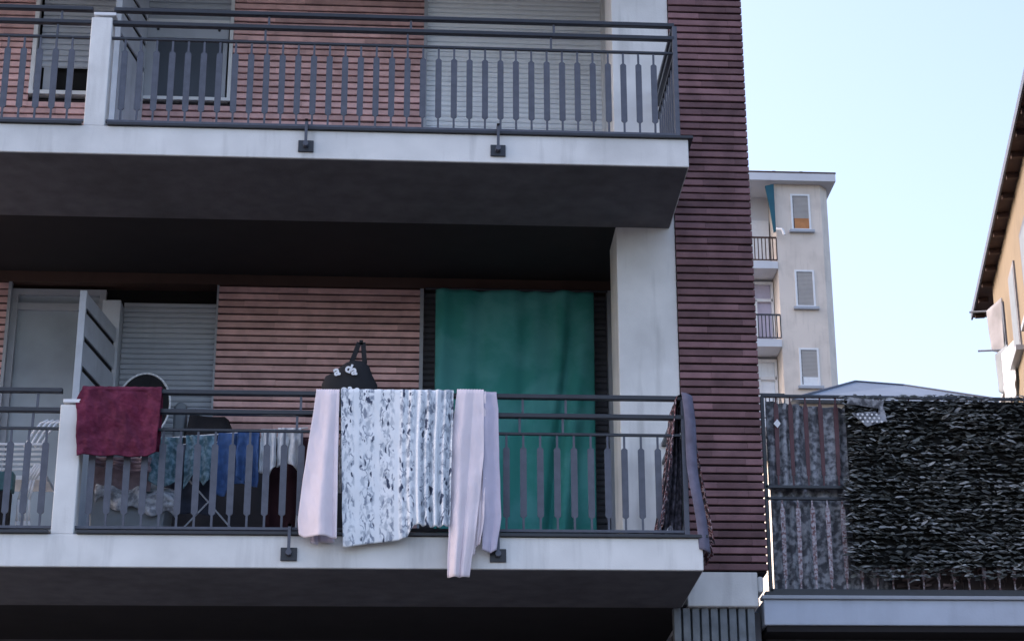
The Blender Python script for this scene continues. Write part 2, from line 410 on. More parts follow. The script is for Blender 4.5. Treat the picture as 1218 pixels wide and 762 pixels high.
open_leaf(-2.46, B-.72, B-.03, 8.12, 10.85, [10.5, 10.22, 9.98, 9.74], 'open_door_leaf', .12)
# upper floor windows
w2 = MB(); frame_rect(w2, -3.262, -2.52, 9.51, 10.9, B-.03, B+.06, .035); wf = w2.build('window', M['frame_white'], bld)
mb = MB(); shutter(mb, -3.2, -2.55, 9.79, 10.9, B+.03, .055); mb.build('window_shutter', M['shutter_grey'], wf)
mb = MB(); mb.box(-3.16, -3.10, B+.035, B+.06, 9.54, 9.84); mb.build('inner_frame', M['frame'], wf)
mb = MB(); mb.quad((-3.22,B+.09,9.5),(-2.55,B+.09,9.5),(-2.55,B+.09,10.9),(-3.22,B+.09,10.9)); mb.build('pane', M['black'], wf)
w3 = MB(); frame_rect(w3, -2.36, -1.577, 9.485, 10.9, B-.03, B+.06, .03); w3.box(-2.33,-1.61,B-.02,B+.05,10.23,10.26); wf = w3.build('window', M['frame_white'], bld)
mb = MB(); shutter(mb, -2.33, -1.61, 10.26, 10.9, B+.02, .06); mb.build('window_shutter', M['shutter_grey'], wf)
mb = MB(); mb.box(-2.32, -1.62, B-.0, B+.03, 10.09, 10.225); mb.build('header_board', M['shutter_grey'], wf)
for xx in (-2.22, -1.70):
    mb = MB(); mb.tube((xx,B-.012,10.17),(xx,B+.0,10.17),.012); mb.build('screw', M['metal_dark'], wf)
for (a, b) in ((-1.66, -1.625), (-2.33, -2.22)):
    mb = MB(); mb.box(a, b, B-.01, B+.05, 9.52, 10.08); mb.build('sash', M['frame'], wf)
mb = MB(); mb.quad((-2.22,B+.04,9.51),(-1.66,B+.04,9.51),(-1.66,B+.04,10.1),(-2.22,B+.04,10.1)); mb.build('pane', M['glass'], wf)

# ------------------------------------------------------------------ balcony railings
def baluster_mesh(h, name='baluster', m='metal'):
    b = MB(); z1 = h
    b.box(-.0075,.0075,-.006,.006, .012, .10); b.box(-.0075,.0075,-.006,.006, z1-.095, z1-.0)
    b.prism([(-.010,.093),(.010,.093),(.0225,.105),(.0225,z1-.10),(.010,z1-.088),(-.010,z1-.088),(-.0225,z1-.10),(-.0225,.105)], 'y', -.005, .005)
    return b.mesh(name, M[m])
def railing(z, xs, x0, x1, label, bal, rails, struts, anchors, left, side=False):
    rg = thing('balcony_railing', label, 'railing', ((x0+x1)/2, F, z))
    yb = F+.045
    z1, z2, z3 = rails; zb = z+.055
    for zz, hh, dd in ((z1,.034,.045),(z2,.034,.045)):
        mb = MB(); mb.box(x0, x1, yb-dd/2, yb+dd/2, zz-hh/2, zz+hh/2)
        mb.build('handrail', M['metal_dark'], rg, bevel=.006)
    mb = MB(); mb.box(x0, x1, yb-.012, yb+.012, z3-.009, z3+.009); mb.build('upper_bar', M['metal_dark'], rg, bevel=.002)
    mb = MB(); mb.box(x0, x1, yb-.015, yb+.015, zb-.010, zb+.010); mb.build('lower_bar', M['metal'], rg, bevel=.002)
    me = baluster_mesh(z3-.009-zb)
    for x in xs: inst('baluster', me, rg, (x, yb, zb))
    for x in struts:
        mb = MB(); mb.box(x-.008, x+.008, yb-.006, yb+.006, z3+.009, z2-.017); mb.build('strut', M['metal'], rg)
        mb = MB(); mb.box(x-.006+.02, x+.01+.02, yb-.006, yb+.006, z2+.017, z1-.017); mb.build('strut', M['metal'], rg)
    for x in anchors:
        mb = MB(); mb.box(x-.055, x+.055, F-.014, F, z-.175, z-.085)
        a = mb.build('anchor_plate', M['metal_dark'], rg, bevel=.003)
        mb = MB(); mb.box(x-.010, x+.010, F-.05, F-.03, z-.12, z+.07); mb.tube((x,F-.055,z-.125),(x,F-.014,z-.125),.02); mb.box(x-.010,x+.010,F-.05,yb-.015,z+.05,z+.07)
        mb.build('anchor_stem', M['metal'], a)
    if side:
        xe = x1
        mb = MB(); mb.box(xe-.018, xe+.018, yb-.022, yb+.022, z+.025, z1-.01); mb.build('corner_post', M['metal'], rg, bevel=.003)
        for zz in (z1, z2):
            mb = MB(); mb.box(xe-.02, xe+.02, yb+.023, W-.002, zz-.017, zz+.017); mb.build('handrail', M['metal_dark'], rg, bevel=.006)
        mb = MB(); mb.box(xe-.012, xe+.012, yb+.023, W-.002, z3-.009, z3+.009); mb.build('upper_bar', M['metal_dark'], rg)
        mb = MB(); mb.box(xe-.015, xe+.015, yb+.023, W-.002, zb-.01, zb+.01); mb.build('lower_bar', M['metal'], rg)
        for i in range(8):
            inst('baluster', me, rg, (xe, yb+.13+i*.115, zb), math.pi/2)
    return rg
RU = (9.065, 8.955, 8.832); RL = (6.108, 5.968, 5.838)
xs = [-2.125 + .1143*i for i in range(36)]
railing(8.102, [x for x in xs if x < 1.87], -2.225, 1.925, 'empty grey metal railing of the upper balcony right of the white pillar', None, RU, (-1.115,-.07,.995), (-.787,.598), False, True)
railing(8.102, [-2.505-.1143*i for i in range(30)], -5.9, -2.375, 'grey metal railing of the upper balcony left of the white pillar', None, RU, (-2.62,-3.7), (-3.9,), True)
xs = [-2.145 + .1168*i for i in range(35)]
railing(5.092, [x for x in xs if x < 1.80], -2.225, 1.895, 'grey metal railing of the lower balcony hung with washing', None, RL, (-.78,-1.81,1.05,.75), (-.80,.598), False, True)
railing(5.092, [-2.46-.1168*i for i in range(30)], -5.9, -2.375, 'grey metal railing of the lower balcony left of the white pillar', None, RL, (-2.56,-3.7), (-3.9,), True)

# ------------------------------------------------------------------ cloth
def lerp(a, b, t): return a+(b-a)*t
def poly(pts, u):
    if u <= pts[0][0]: return pts[0][1]
    for (a, p), (b, q) in zip(pts, pts[1:]):
        if u <= b: return lerp(p, q, (u-a)/(b-a) if b > a else 0)
    return pts[-1][1]
def cloth(name, mt, parent, xl, xr, zt, zb, fold, yr=F+.045, rad=.031, back=.3, nu=90, nv=70, off=0, over=True, solid=.004, crease=.004, seed=0, wid=None, hang=.065):
    """xl, xr: edge x as polylines of v (0 top, 1 bottom); zb: bottom height as a polyline of u; fold(u,v) pushes towards the street"""
    m = MB(); rows = []
    wtop = xr[0][1]-xl[0][1] if wid is None else wid
    if over:
        for k in range(8): rows.append(('b', 1-k/8))
        for k in range(7): rows.append(('a', k/6))
    for k in range(1, nv+1): rows.append(('f', k/nv))
    uvs = []
    for (kd, t) in rows:
        for i in range(nu+1):
            u = i/nu
            if kd == 'b':
                x = lerp(xl[0][1], xr[0][1], u) + .01*math.sin(u*9); y = yr+rad+off+.4*fold(u, t*.5)*.5; z = zt-t*back; d = -t*back
            elif kd == 'a':
                an = math.pi*t; x = lerp(xl[0][1], xr[0][1], u)
                y = yr+(rad+off)*math.cos(an); z = zt+(rad+off)*math.sin(an)*.8+.0015*math.sin(u*60); d = rad*t
                if an > math.pi/2: y -= max(0, fold(u, 0))*(t-.5)*2
            else:
                z1 = poly(zb, u); z = zt-(zt-z1)*t
                vv = t
                x = lerp(poly(xl, vv), poly(xr, vv), u); d = (zt-z)
                y = yr-rad-off-fold(u, vv) - hang*min(1, (zt-z)/1.0)
                nn = noise.noise(Vector((x*7+seed, z*5, seed*1.7))); y -= crease*nn*2.2 + crease*.9*noise.noise(Vector((x*22+z*6, z*11, seed))) + crease*.45*noise.noise(Vector((x*38, z*60+x*20, seed)))
                x += crease*noise.noise(Vector((x*4, z*6+seed, 3.1)))
            m.v.append((x, y, z)); uvs.append((u*wtop*1.15+seed*.37, -d))
    n = nu+1
    for r in range(len(rows)-1):
        for i in range(nu):
            a = r*n+i; m.f.append((a, a+1, a+n+1, a+n)); m.t.append(.5)
    m.uv = uvs
    return m.build(name, mt, parent, smooth=True, solid=solid)
def pleats(fr, amp, seed=0, a0=.35, skew=0):
    rs = random.Random(seed); ph = [rs.uniform(0, 6.28) for _ in range(4)]
    def f(u, v):
        uu = u + skew*v*.1 + .012*math.sin(5*v+ph[3])
        q = uu + .05*noise.noise(Vector((u*2, v*1.6, seed)))
        s = abs(noise.noise(Vector((q*fr*1.6, v*.5, seed+.5))))*1.7 + .10*abs(noise.noise(Vector((q*fr*4, v*1.1, seed+9))))
        s += .35*math.sin(fr*.5*6.283*q+ph[2])+.3
        return amp*(a0+(1-a0)*v)*s
    return f
# red towel, wrapped over the top rail next to the white pillar
tag(cloth('bath_towel', M['burgundy'], None, [(0,-2.24),(.18,-2.275),(1,-2.235)], [(0,-1.705),(.1,-1.70),(1,-1.712)], 6.112, [(0,5.622),(.08,5.635),(.3,5.628),(.5,5.636),(.7,5.622),(.9,5.628),(1,5.66)],
      pleats(1.3,.02,3), rad=.034, back=.42, solid=.008, crease=.011, seed=2), 'burgundy terry towel hanging over the lower railing beside the white pillar', 'towel')
# pale pink towel at left of the sheet
pt = thing('cotton_towel', 'pale pink cotton towel on the railing at the left of the patterned sheet', 'towel', (-.6, F, 6.1))
cloth('front_fall', M['pink'], pt, [(0,-.655),(.5,-.71),(.9,-.745),(1,-.735)], [(0,-.496),(1,-.482)], 6.112, [(0,5.078),(.15,5.055),(.7,5.055),(1,5.045)], pleats(1.2,.055,5,.15), rad=.036, back=.5, seed=5)
cloth('hem_fold', M['lilac'], pt, [(0,-.62),(1,-.66)], [(0,-.50),(1,-.50)], 6.05, [(0,5.03),(.3,5.02),(.35,5.04),(1,5.03)], pleats(2.3,.012,8), rad=.014, over=False, seed=6)
# patterned sheet
def sheetfold(u, v):
    k = max(0, (u-.50))/.5
    s = math.sin(2*math.pi*(2.1*u+.1))*.5+.5
    fine = (math.sin(2*math.pi*(13*u + .25*math.sin(3*v)))*.5+.5) * min(1, k*2.2)
    fine2 = (math.sin(2*math.pi*(29*u+.4*math.sin(2*v+1)))*.5+.5)*min(1, k*2)*.4
    big = .014*(.4+.6*v)*s*(1-k*.5)
    return big + .06*fine*(.6+.4*v) + .02*fine2*(1-.5*v)
sh = cloth('bed_sheet', M['floral'], None, [(0,-.486),(1,-.442)], [(0,.29),(1,.27)], 6.115, [(0,5.0),(.03,4.995),(.25,5.025),(.52,5.045),(.60,5.07),(.64,5.12),(.665,5.155),(.70,5.15),(.85,5.135),(1,5.145)],
      sheetfold, rad=.038, back=.7, nu=260, nv=90, seed=0, crease=.003, wid=1.25)
tag(sh, 'white and blue flower print bed sheet draped over the lower railing, gathered into pleats', 'bed sheet')
# long pink cloth at the right with lilac layer behind
pr_ = thing('long_cloth', 'long pale pink cloth hanging lowest, at the right of the patterned sheet', 'cloth', (.4, F, 6.1))
cloth('front_fall', M['pink'], pr_, [(0,.315),(.25,.272),(1,.256)], [(0,.50),(.35,.50),(.7,.455),(1,.405)], 6.118, [(0,4.79),(.5,4.783),(1,4.79)], pleats(1.3,.06,11,.15), rad=.044, back=.5, seed=9)
cloth('middle_fall', M['pink'], pr_, [(0,.42),(1,.42)], [(0,.515),(.6,.51),(.85,.50),(1,.475)], 6.112, [(0,4.94),(.4,4.955),(.41,5.0),(1,5.02)], pleats(1.2,.02,12), rad=.036, back=.3, seed=10)
cloth('rear_fall', M['lilac'], pr_, [(0,.50),(.7,.49),(1,.49)], [(0,.588),(.1,.60),(.8,.615),(1,.585)], 6.110, [(0,4.985),(.6,4.965),(1,4.985)], pleats(1.0,.03,14), rad=.033, back=.5, seed=12)
# shawl over the side rail at the corner
def shawl():
    rt_ = thing('shawl', 'dark patterned shawl hanging over the corner end of the lower railing', 'shawl', (1.9, F, 6.1))
    for nm, sgn, zb, x0, xe, mt in (('outer_fall', 1, 5.05, 1.925, 2.045, 'paisley'), ('inner_fall', -1, 5.17, 1.865, 1.735, 'paisley')):
        m = MB(); uvs = []; nu, nv = 46, 60
        for j in range(nv+1):
            v = j/nv
            for i in range(nu+1):
                u = i/nu
                z = 6.135-(6.135-zb)*v - .06*u*v*(1 if sgn > 0 else .2) + .03*math.sin(u*14)*v
                y = F-.0+u*(.42-.05*v) + .012*math.sin(v*7)
                x = lerp(x0, xe, v**1.5) + sgn*.017*math.sin(u*19+v*2)*(.4+.6*v) + sgn*.02*(v > 0)*min(1, v*20)
                if j == 0: x = 1.90
                m.v.append((x, y, z)); uvs.append((u*.5, v))
        for j in range(nv):
            for i in range(nu):
                a = j*(nu+1)+i; m.f.append((a, a+1, a+nu+2, a+nu+1)); m.t.append(.5)
        m.uv = uvs; m.build(nm, M[mt], rt_, smooth=True, solid=.004)
    m = MB(); uvs = []; nu, nv = 30, 50     # gathered folds inside the railing
    for j in range(nv+1):
        v = j/nv
        for i in range(nu+1):
            u = i/nu
            m.v.append((lerp(lerp(1.845, 1.70, v**1.1), 1.885, u), F+.16-.03*math.sin(u*21+v*2)+.02*math.sin(v*8), 6.08-.90*v-.05*math.sin(u*9)*v)); uvs.append((u*.2, v))
    for j in range(nv):
        for i in range(nu):
            a = j*(nu+1)+i; m.f.append((a, a+1, a+nu+2, a+nu+1)); m.t.append(.5)
    m.uv = uvs; m.build('gathered_fold', M['shawl_plain'], rt_, smooth=True, solid=.004)
    m = MB(); uvs = []; nu, nv = 10, 50     # plain grey border folded towards the street
    for j in range(nv+1):
        v = j/nv
        for i in range(nu+1):
            u = i/nu
            m.v.append((1.88+.075*u+.085*v**1.4+.008*math.sin(v*9), F-.012-.016*math.sin(u*3.1)-.01*math.sin(v*11), 6.14-1.12*v-.03*u)); uvs.append((u, v))
    for j in range(nv):
        for i in range(nu):
            a = j*(nu+1)+i; m.f.append((a, a+1, a+nu+2, a+nu+1)); m.t.append(.5)
    m.uv = uvs; m.build('border', M['lilac_dark'], rt_, smooth=True, solid=.004)
M['shawl_plain'] = mat('charcoal_cloth', (.045,.045,.06), .9, .5, 14, .6, 60, col2=(.15,.14,.18))
M['lilac_dark'] = mat('grey_violet_cloth', (.13,.13,.19), .9, .25, 12, .4, 200)
shawl()

# ------------------------------------------------------------------ green curtain
def curtain():
    rt_ = thing('door_curtain', 'green cloth curtain hung across the balcony door', 'curtain', (.84, B-.2, 5.1))
    m = MB(); uvs = []; nu, nv = 110, 80
    for j in range(nv+1):
        v = j/nv
        for i in range(nu+1):
            u = i/nu
            xl, xr = .185, 1.485-.01*v
            x = lerp(xl, xr, u)
            z = lerp(7.74, 5.13, v)
            f = .018*math.sin(u*17+1.3*math.sin(v*2))+.012*math.sin(u*41+v)*(1-v)
            # broad diagonal fold on the right side
            c = .84-.20*max(0, v-.15)
            f += .016*(math.sin(u*33+.8*math.sin(v*3))*.5+.5)**2 -.10*math.exp(-((u-c)/.035)**2)*min(1, v*2.5) + .05*math.exp(-((u-c-.09)/.045)**2)*min(1, v*2.5)
            f += .01*noise.noise(Vector((u*5, v*6, 2)))
            m.v.append((x, B-.16-f, z)); uvs.append((u, v))
    for j in range(nv):
        for i in range(nu):
            a = j*(nu+1)+i; m.f.append((a, a+1, a+nu+2, a+nu+1)); m.t.append(.5)
    m.uv = uvs; m.build('drape', M['green'], rt_, smooth=True, solid=.003)
    m = MB(); m.tube((.10,B-.16,7.75),(1.6,B-.16,7.75),.012); m.build('rod', M['metal_dark'], rt_)
curtain()

# ------------------------------------------------------------------ black bag
def bag():
    bg_ = thing('cloth_bag', 'black cloth bag with white letters hanging behind the washing, strap pointing up', 'bag', (-.43, F+.12, 6.0))
    out = [(-.625,6.0),(-.63,6.12),(-.625,6.22),(-.60,6.28),(-.545,6.31),(-.50,6.35),(-.455,6.385),(-.40,6.40),(-.345,6.395),(-.30,6.36),(-.275,6.29),(-.24,6.22),(-.225,6.14),(-.22,6.0)]
    m = MB(); n = len(out); cx, cz = -.43, 6.15; k = 7
    for s in (-1, 1):
        for r in range(k):
            t = r/(k-1); sc = math.sin(t*math.pi/2)
            for (x, z) in out:
                m.v.append((cx+(x-cx)*sc, F+.16+s*(.075*math.cos(t*math.pi/2)+.004)+.008*noise.noise(Vector((x*12*sc, z*12, s))), cz+(z-cz)*sc))
    for s in range(2):
        for r in range(k-1):
            for i in range(n):
                a = s*k*n+r*n+i; b = s*k*n+r*n+(i+1) % n
                m.f.append((a, b, b+n, a+n) if s == 0 else (b, a, a+n, b+n)); m.t.append(.5)
    for i in range(n):
        a = (k-1)*n+i; b = (k-1)*n+(i+1) % n; m.f.append((a, b, b+k*n, a+k*n)); m.t.append(.5)
    m.build('bag_body', M['bag'], bg_, smooth=True)
    m = MB()
    for (a, b) in (((-.425,6.37),(-.372,6.53)), ((-.372,6.53),(-.345,6.53)), ((-.345,6.53),(-.33,6.37))):
        d = (Vector((b[0],0,b[1]))-Vector((a[0],0,a[1]))).normalized(); nx, nz = -d.z*.017, d.x*.017
        m.prism([(a[0]-nx,a[1]-nz),(b[0]-nx,b[1]-nz),(b[0]+nx,b[1]+nz),(a[0]+nx,a[1]+nz)], 'y', F+.14, F+.146)
    m.build('strap', M['bag'], bg_, solid=0)
    for ch, x, z, s, rz in (('a', -.515, 6.262, .10, -.25), ('d', -.448, 6.285, .09, .35), ('a', -.40, 6.268, .095, -.05), ('o', -.47, 6.135, .075, .2), ('a', -.425, 6.140, .075, 0), ('o', -.375, 6.135, .07, -.2)):
        cu = bpy.data.curves.new('letter', 'FONT'); cu.body = ch; cu.size = s; cu.extrude = .003; cu.offset = .003
        cu.align_x = 'CENTER'
        to = bpy.data.objects.new('tmp', cu); COL.objects.link(to)
        dg = bpy.context.evaluated_depsgraph_get(); me = bpy.data.meshes.new_from_object(to.evaluated_get(dg))
        bpy.data.objects.remove(to)
        me.materials.clear(); me.materials.append(M['white'])
        lo = bpy.data.objects.new('letter', me); COL.objects.link(lo); lo.parent = bg_
        lo.rotation_euler = (math.pi/2, rz, 0); lo.location = Vector((x, F+.077, z)) - org(bg_)
bag()

# ------------------------------------------------------------------ things on the lower balcony
# round dish
d = thing('round_dish', 'black round dish with thin pale rim standing behind the burgundy towel', 'satellite dish', (-2.0, B-.55, 5.1))
m = MB(); n = 40; rr = 8
cx, cy, cz, rx, rz = -2.06, B-.6, 6.56, .205, .30
for r in range(rr+1):
    t = r/rr
    for i in range(n):
        an = 2*math.pi*i/n; m.v.append((cx+rx*t*math.cos(an), cy+.09*(1-t*t)+.10*t*math.sin(an), cz+rz*t*math.sin(an)))
for r in range(rr):
    for i in range(n):
        j = (i+1) % n; m.f.append((r*n+i, r*n+j, (r+1)*n+j, (r+1)*n+i)); m.t.append(.5)
m.build('dish_bowl', M['bag'], d, smooth=True, solid=.006)
m = MB(); m.path([(cx+rx*math.cos(2*math.pi*i/n), cy+.10*math.sin(2*math.pi*i/n)-.002, cz+rz*math.sin(2*math.pi*i/n)) for i in range(n+1)], .0085, 6); m.build('rim', M['white'], d, smooth=True)
m = MB(); m.tube((cx,cy+.12,5.1),(cx,cy+.12,6.55),.022); m.build('mast', M['metal_dark'], d)
m = MB(); m.prism([(-1.83,6.05),(-1.755,6.05),(-1.74,6.62),(-1.80,6.64),(-1.84,6.60)], 'y', B-.5, B-.35); tag(m.build('plastic_canister', M['box_grey'], bevel=.02), 'grey plastic canister standing just right of the black round dish', 'canister')
# dark covered bundle
m = MB(); nx, nz = 60, 30; uvs = []
prof = [(-1.86,5.95),(-1.72,6.30),(-1.69,6.52),(-1.66,6.55),(-1.63,6.50),(-1.42,6.50),(-1.38,6.40),(-1.30,6.2),(-1.1,6.08),(-.6,6.04),(-.2,5.95),(.0,5.7)]
for j in range(nz+1):
    v = j/nz
    for i in range(nx+1):
        x = lerp(-1.88, .0, i/nx); h = poly(prof, x)
        y = B-.72+.12*(1-v)*0 + .45*(v**4) + .05*noise.noise(Vector((x*5, v*3, 0)))
        z = 5.1+(h-5.1)*math.sin(min(1, v*1.25)*math.pi/2) - (.1*(v-.8) if v > .8 else 0) + .03*noise.noise(Vector((x*3, v*4, 4)))
        m.v.append((x, y, z))
for j in range(nz):
    for i in range(nx):
        a = j*(nx+1)+i; m.f.append((a, a+1, a+nx+2, a+nx+1)); m.t.append(.5)
tag(m.build('covered_bundle', M['dark_cloth'], smooth=True, solid=.01), 'large black covered bundle against the wall behind the clothes airer', 'bundle')
# storage box with cloth
sb = thing('storage_box', 'grey plastic storage box on the lower balcony floor under the burgundy towel', 'storage box', (-1.93, F+.5, 5.1))
m = MB(); m.prism([(-2.17,5.1),(-1.70,5.1),(-1.66,5.50),(-2.20,5.50)], 'y', F+.35, F+.75); m.build('box_body', M['box_grey'], sb, bevel=.012)
m = MB(); m.box(-2.21,-1.65,F+.34,F+.76,5.485,5.51); m.build('rim', M['box_grey'], sb, bevel=.006)
m = MB(); nx, nz = 50, 30
for j in range(nz+1):
    v = j/nz
    for i in range(nx+1):
        u = i/nx; x = lerp(-2.15, -1.60, u)
        y = F+.32-.05*math.sin(v*3.14)+(.25*(1-v)**3)+.03*noise.noise(Vector((u*8, v*5, 1)))
        z = lerp(5.62-.06*u, 5.40-.10*u+.03*math.sin(u*16), v)+.03*noise.noise(Vector((u*7, v*3, 9)))
        m.v.append((x, y, z))
for j in range(nz):
    for i in range(nx):
        a = j*(nx+1)+i; m.f.append((a, a+1, a+nx+2, a+nx+1)); m.t.append(.5)
tag(m.build('crumpled_cloth', M['crumple'] if 'crumple' in M else mat('grey_white_cotton', (.42,.46,.52), .9, .3, 14, .6, 90, col2=(.2,.22,.26)), smooth=True, solid=.006), 'crumpled grey and white cloth lying over the edge of the storage box', 'cloth')
# clothes airer
ar = thing('clothes_airer', 'thin metal clothes airer with crossed legs behind the lower railing', 'clothes airer', (-1.35, F+.4, 5.1))
ya = F+.33
m = MB(); m.tube((-1.95,ya,5.845),(-.72,ya,5.955),.006); m.tube((-1.95,ya+.35,5.845),(-.72,ya+.35,5.955),.006); m.tube((-1.9,ya+.17,5.85),(-.76,ya+.17,5.95),.004); m.build('rack', M['frame_white'], ar)
for (a, b) in (((-1.56,5.62),(-1.22,5.24)), ((-1.22,5.62),(-1.56,5.24))):
    m = MB(); m.tube((a[0],ya+.05,a[1]),(b[0],ya+.08,b[1]),.006); m.build('brace', M['frame'], ar)
for xx in (-1.9, -.78):
    for k in (0, 1):
        m = MB(); m.tube((xx,ya+.35*k,5.85),(xx,ya+.35*(1-k),5.10),.009); m.build('leg', M['frame'], ar)
def garment(name, label, cat, mt, x0, x1, zt, bottoms, y, seed, legs=None, sol=.006):
    m = MB(); nu, nv = 40, 36
    for j in range(nv+1):
        v = j/nv
        for i in range(nu+1):
            u = i/nu; zb = poly(bottoms, u)
            x = lerp(x0, x1, u) + .012*noise.noise(Vector((u*3, v*3, seed)))
            if legs and v > .35: x = x + (-1 if u < .5 else 1)*.0 
            y_ = y-.02-.022*math.sin(u*13+seed)*(.3+.7*v)-.015*noise.noise(Vector((u*6, v*5, seed)))
            m.v.append((x, y_, lerp(zt, zb, v)))
    for j in range(nv):
        for i in range(nu):
            if legs and j > nv*legs and i in (nu//2-1, nu//2): continue
            a = j*(nu+1)+i; m.f.append((a, a+1, a+nu+2, a+nu+1)); m.t.append(.5)
    # short back drop over the line
    n0 = len(m.v)
    for (dy, dz) in ((0,.008),(.03,-.01),(.045,-.22)):
        for i in range(nu+1):
            m.v.append((lerp(x0, x1, i/nu), y+dy, zt+dz))
    for k in range(2):
        for i in range(nu):
            a = n0+k*(nu+1)+i; m.f.append((a, a+nu+1, a+nu+2, a+1)); m.t.append(.5)
    for i in range(nu): m.f.append((i, n0+i, n0+i+1, i+1)); m.t.append(.5)
    return tag(m.build(name, mt, smooth=True, solid=sol), label, cat)
garment('hanging_shirt', 'dull teal shirt on the airer next to the burgundy towel', 'shirt', M['teal'], -1.80, -1.58, 5.865, [(0,5.55),(.5,5.5),(1,5.58)], ya, 1)
garment('hanging_shirt', 'pale blue-grey crumpled shirt on the airer left of the blue jeans', 'shirt', M['teal'], -1.56, -1.36, 5.88, [(0,5.50),(.4,5.62),(.7,5.52),(1,5.60)], ya, 4)
garment('hanging_shirt', 'dark shirt hanging low at the back of the airer', 'shirt', mat('dark_blue_grey_cloth', (.045,.055,.085), .9, .3, 12, .4), -1.72, -1.34, 5.86, [(0,5.38),(1,5.36)], ya+.17, 6)
garment('hanging_jeans', 'bright blue jeans folded over the middle of the airer', 'jeans', M['denim'], -1.335, -1.135, 5.90, [(0,5.46),(.3,5.45),(.5,5.55),(1,5.53)], ya, 2, legs=.45)
garment('hanging_jeans', 'blue jeans with pale patch at right of the other pair', 'jeans', M['denim'], -1.20, -1.05, 5.905, [(0,5.58),(1,5.50)], ya-.03, 7)
garment('hanging_shorts', 'white shorts hanging from the airer beside the blue jeans', 'shorts', M['white_cloth'], -1.045, -.935, 5.925, [(0,5.62),(.6,5.60),(1,5.66)], ya-.02, 3, sol=.008)
garment('hanging_shorts', 'white shorts hanging from the airer next to the pale pink towel', 'shorts', M['white_cloth'], -.925, -.765, 5.935, [(0,5.66),(.5,5.69),(1,5.62)], ya-.02, 5, legs=.3, sol=.008)
garment('hanging_blanket', 'dark maroon blanket hanging low behind the white shorts', 'blanket', M['maroon'], -1.0, -.66, 5.93, [(0,5.18),(1,5.16)], ya+.20, 8)
garment('hanging_strip', 'faded pink strip of cloth hanging just under the burgundy towel', 'cloth', mat('faded_pink', (.30,.24,.28), .9, .3, 12, .4), -2.17, -1.78, 5.70, [(0,5.64),(.5,5.61),(1,5.60)], ya-.05, 9)
# slatted garden chair on the left balcony
def garden_chair():
    ch = thing('garden_chair', 'white slatted plastic chair behind the railing left of the white pillar', 'chair', (-2.75, F+.45, 5.1))
    y0 = F+.30
    for k in range(6):
        z = 5.795-.030*k
        m = MB(); m.prism([(-3.0,z),(-2.53-.006*k,z+.004),(-2.53-.006*k,z+.019),(-3.0,z+.015)], 'y', y0+.02*k, y0+.02*k+.012); m.build('seat_slat', M['white'], ch)
    for k in range(4):
        m = MB(); o = .036*k
        m.path([(-2.66+o,y0+.05,5.80),(-2.62+o,y0+.07,5.90),(-2.575+o,y0+.10,5.985),(-2.53+o,y0+.13,6.02)], .0085, 6); m.build('back_slat', M['white'], ch, smooth=True)
    for k in range(4):
        m = MB(); o = .030*k
        m.path([(-2.565+o*.6,y0,5.66),(-2.625+o*.7,y0-.02,5.54),(-2.655+o*.8,y0-.03,5.40),(-2.655+o*.9,y0-.03,5.25),(-2.63+o*.9,y0-.02,5.10)], .0095, 6); m.build('leg', M['white'], ch, smooth=True)
    m = MB(); m.box(-3.0,-2.5,y0+.1,y0+.4,5.58,5.61); m.build('seat', M['white'], ch)
garden_chair()
cr = thing('plastic_crate', 'dull teal plastic crate beside the white slatted chair', 'crate', (-2.8, F+.3, 5.1))
m = MB(); m.box(-3.05,-2.685,F+.18,F+.28,5.44,5.575); m.build('crate_body', M['teal_plastic'], cr, bevel=.01)
m = MB(); m.box(-3.05,-2.70,F+.18,F+.28,5.1,5.435); m.build('lower_crate', M['dark_cloth'], cr)

# ------------------------------------------------------------------ neighbouring terrace
tb = thing('terrace_building', 'low neighbouring building with a pale terrace edge at lower right', 'building', (4, T, 0))
TX = 8.5
m = MB(); m.box(2.60, TX, T-.05, T+5, 4.745, 4.935); m.build('terrace_slab', M['fascia2'], tb, bevel=.008)
m = MB(); m.box(2.585, TX, T-.075, T+.02, 4.9352, 4.962); m.build('coping', M['frame'], tb, bevel=.004)
m = MB(); m.box(2.62, TX, T-.04, T+.04, 4.965, 4.998); m.build('kerb', M['metal_dark'], tb)
m = MB(); m.box(2.66, TX, T+.25, T+5, 0, 4.744); m.build('lower_wall', M['plaster_shade'], tb)
m = MB(); m.box(2.62, TX, T-.03, T+.249, 4.70, 4.743); m.build('soffit', M['ceiling_shade'], tb)
fe = thing('terrace_fence', 'dark metal terrace fence with red-brown flat bars', 'fence', (4, T, 5))
def hbar(z, h, name, mt='metal_dark', d=.03, x0=2.66):
    m = MB(); m.box(x0, TX, T-d/2, T+d/2, z-h/2, z+h/2); m.build(name, M[mt], fe, bevel=.003)
hbar(6.525, .022, 'top_rail'); hbar(5.805, .024, 'middle_rail'); hbar(5.715, .020, 'middle_rail'); hbar(5.012, .022, 'bottom_rail')
m = MB(); m.box(2.655, 2.68, T-.015, T+.015, 5.0, 6.52); m.build('post', M['metal_dark'], fe)
def fbar(z0, z1, name, mt):
    b = MB(); h = z1-z0
    b.box(-.006,.006,-.005,.005, 0, .09); b.box(-.006,.006,-.005,.005, h-.06, h)
    b.prism([(-.012,.08),(.014,.08),(.019,h-.09),(.010,h-.05),(-.010,h-.05),(-.017,h-.09)], 'y', -.006, .006)
    return b.mesh(name, M[mt])
up_ = fbar(5.817, 6.514, 'bar', 'fence_brown'); lo_ = fbar(5.023, 5.705, 'bar', 'fence_reflect')
for i in range(44):
    x = 2.765+.1155*i
    o = inst('bar', up_, fe, (x, T, 5.817)); o.rotation_euler.y = random.uniform(-.008,.012)
    o = inst('bar', lo_, fe, (x+.015, T, 5.023)); o.rotation_euler.y = random.uniform(-.008,.012)
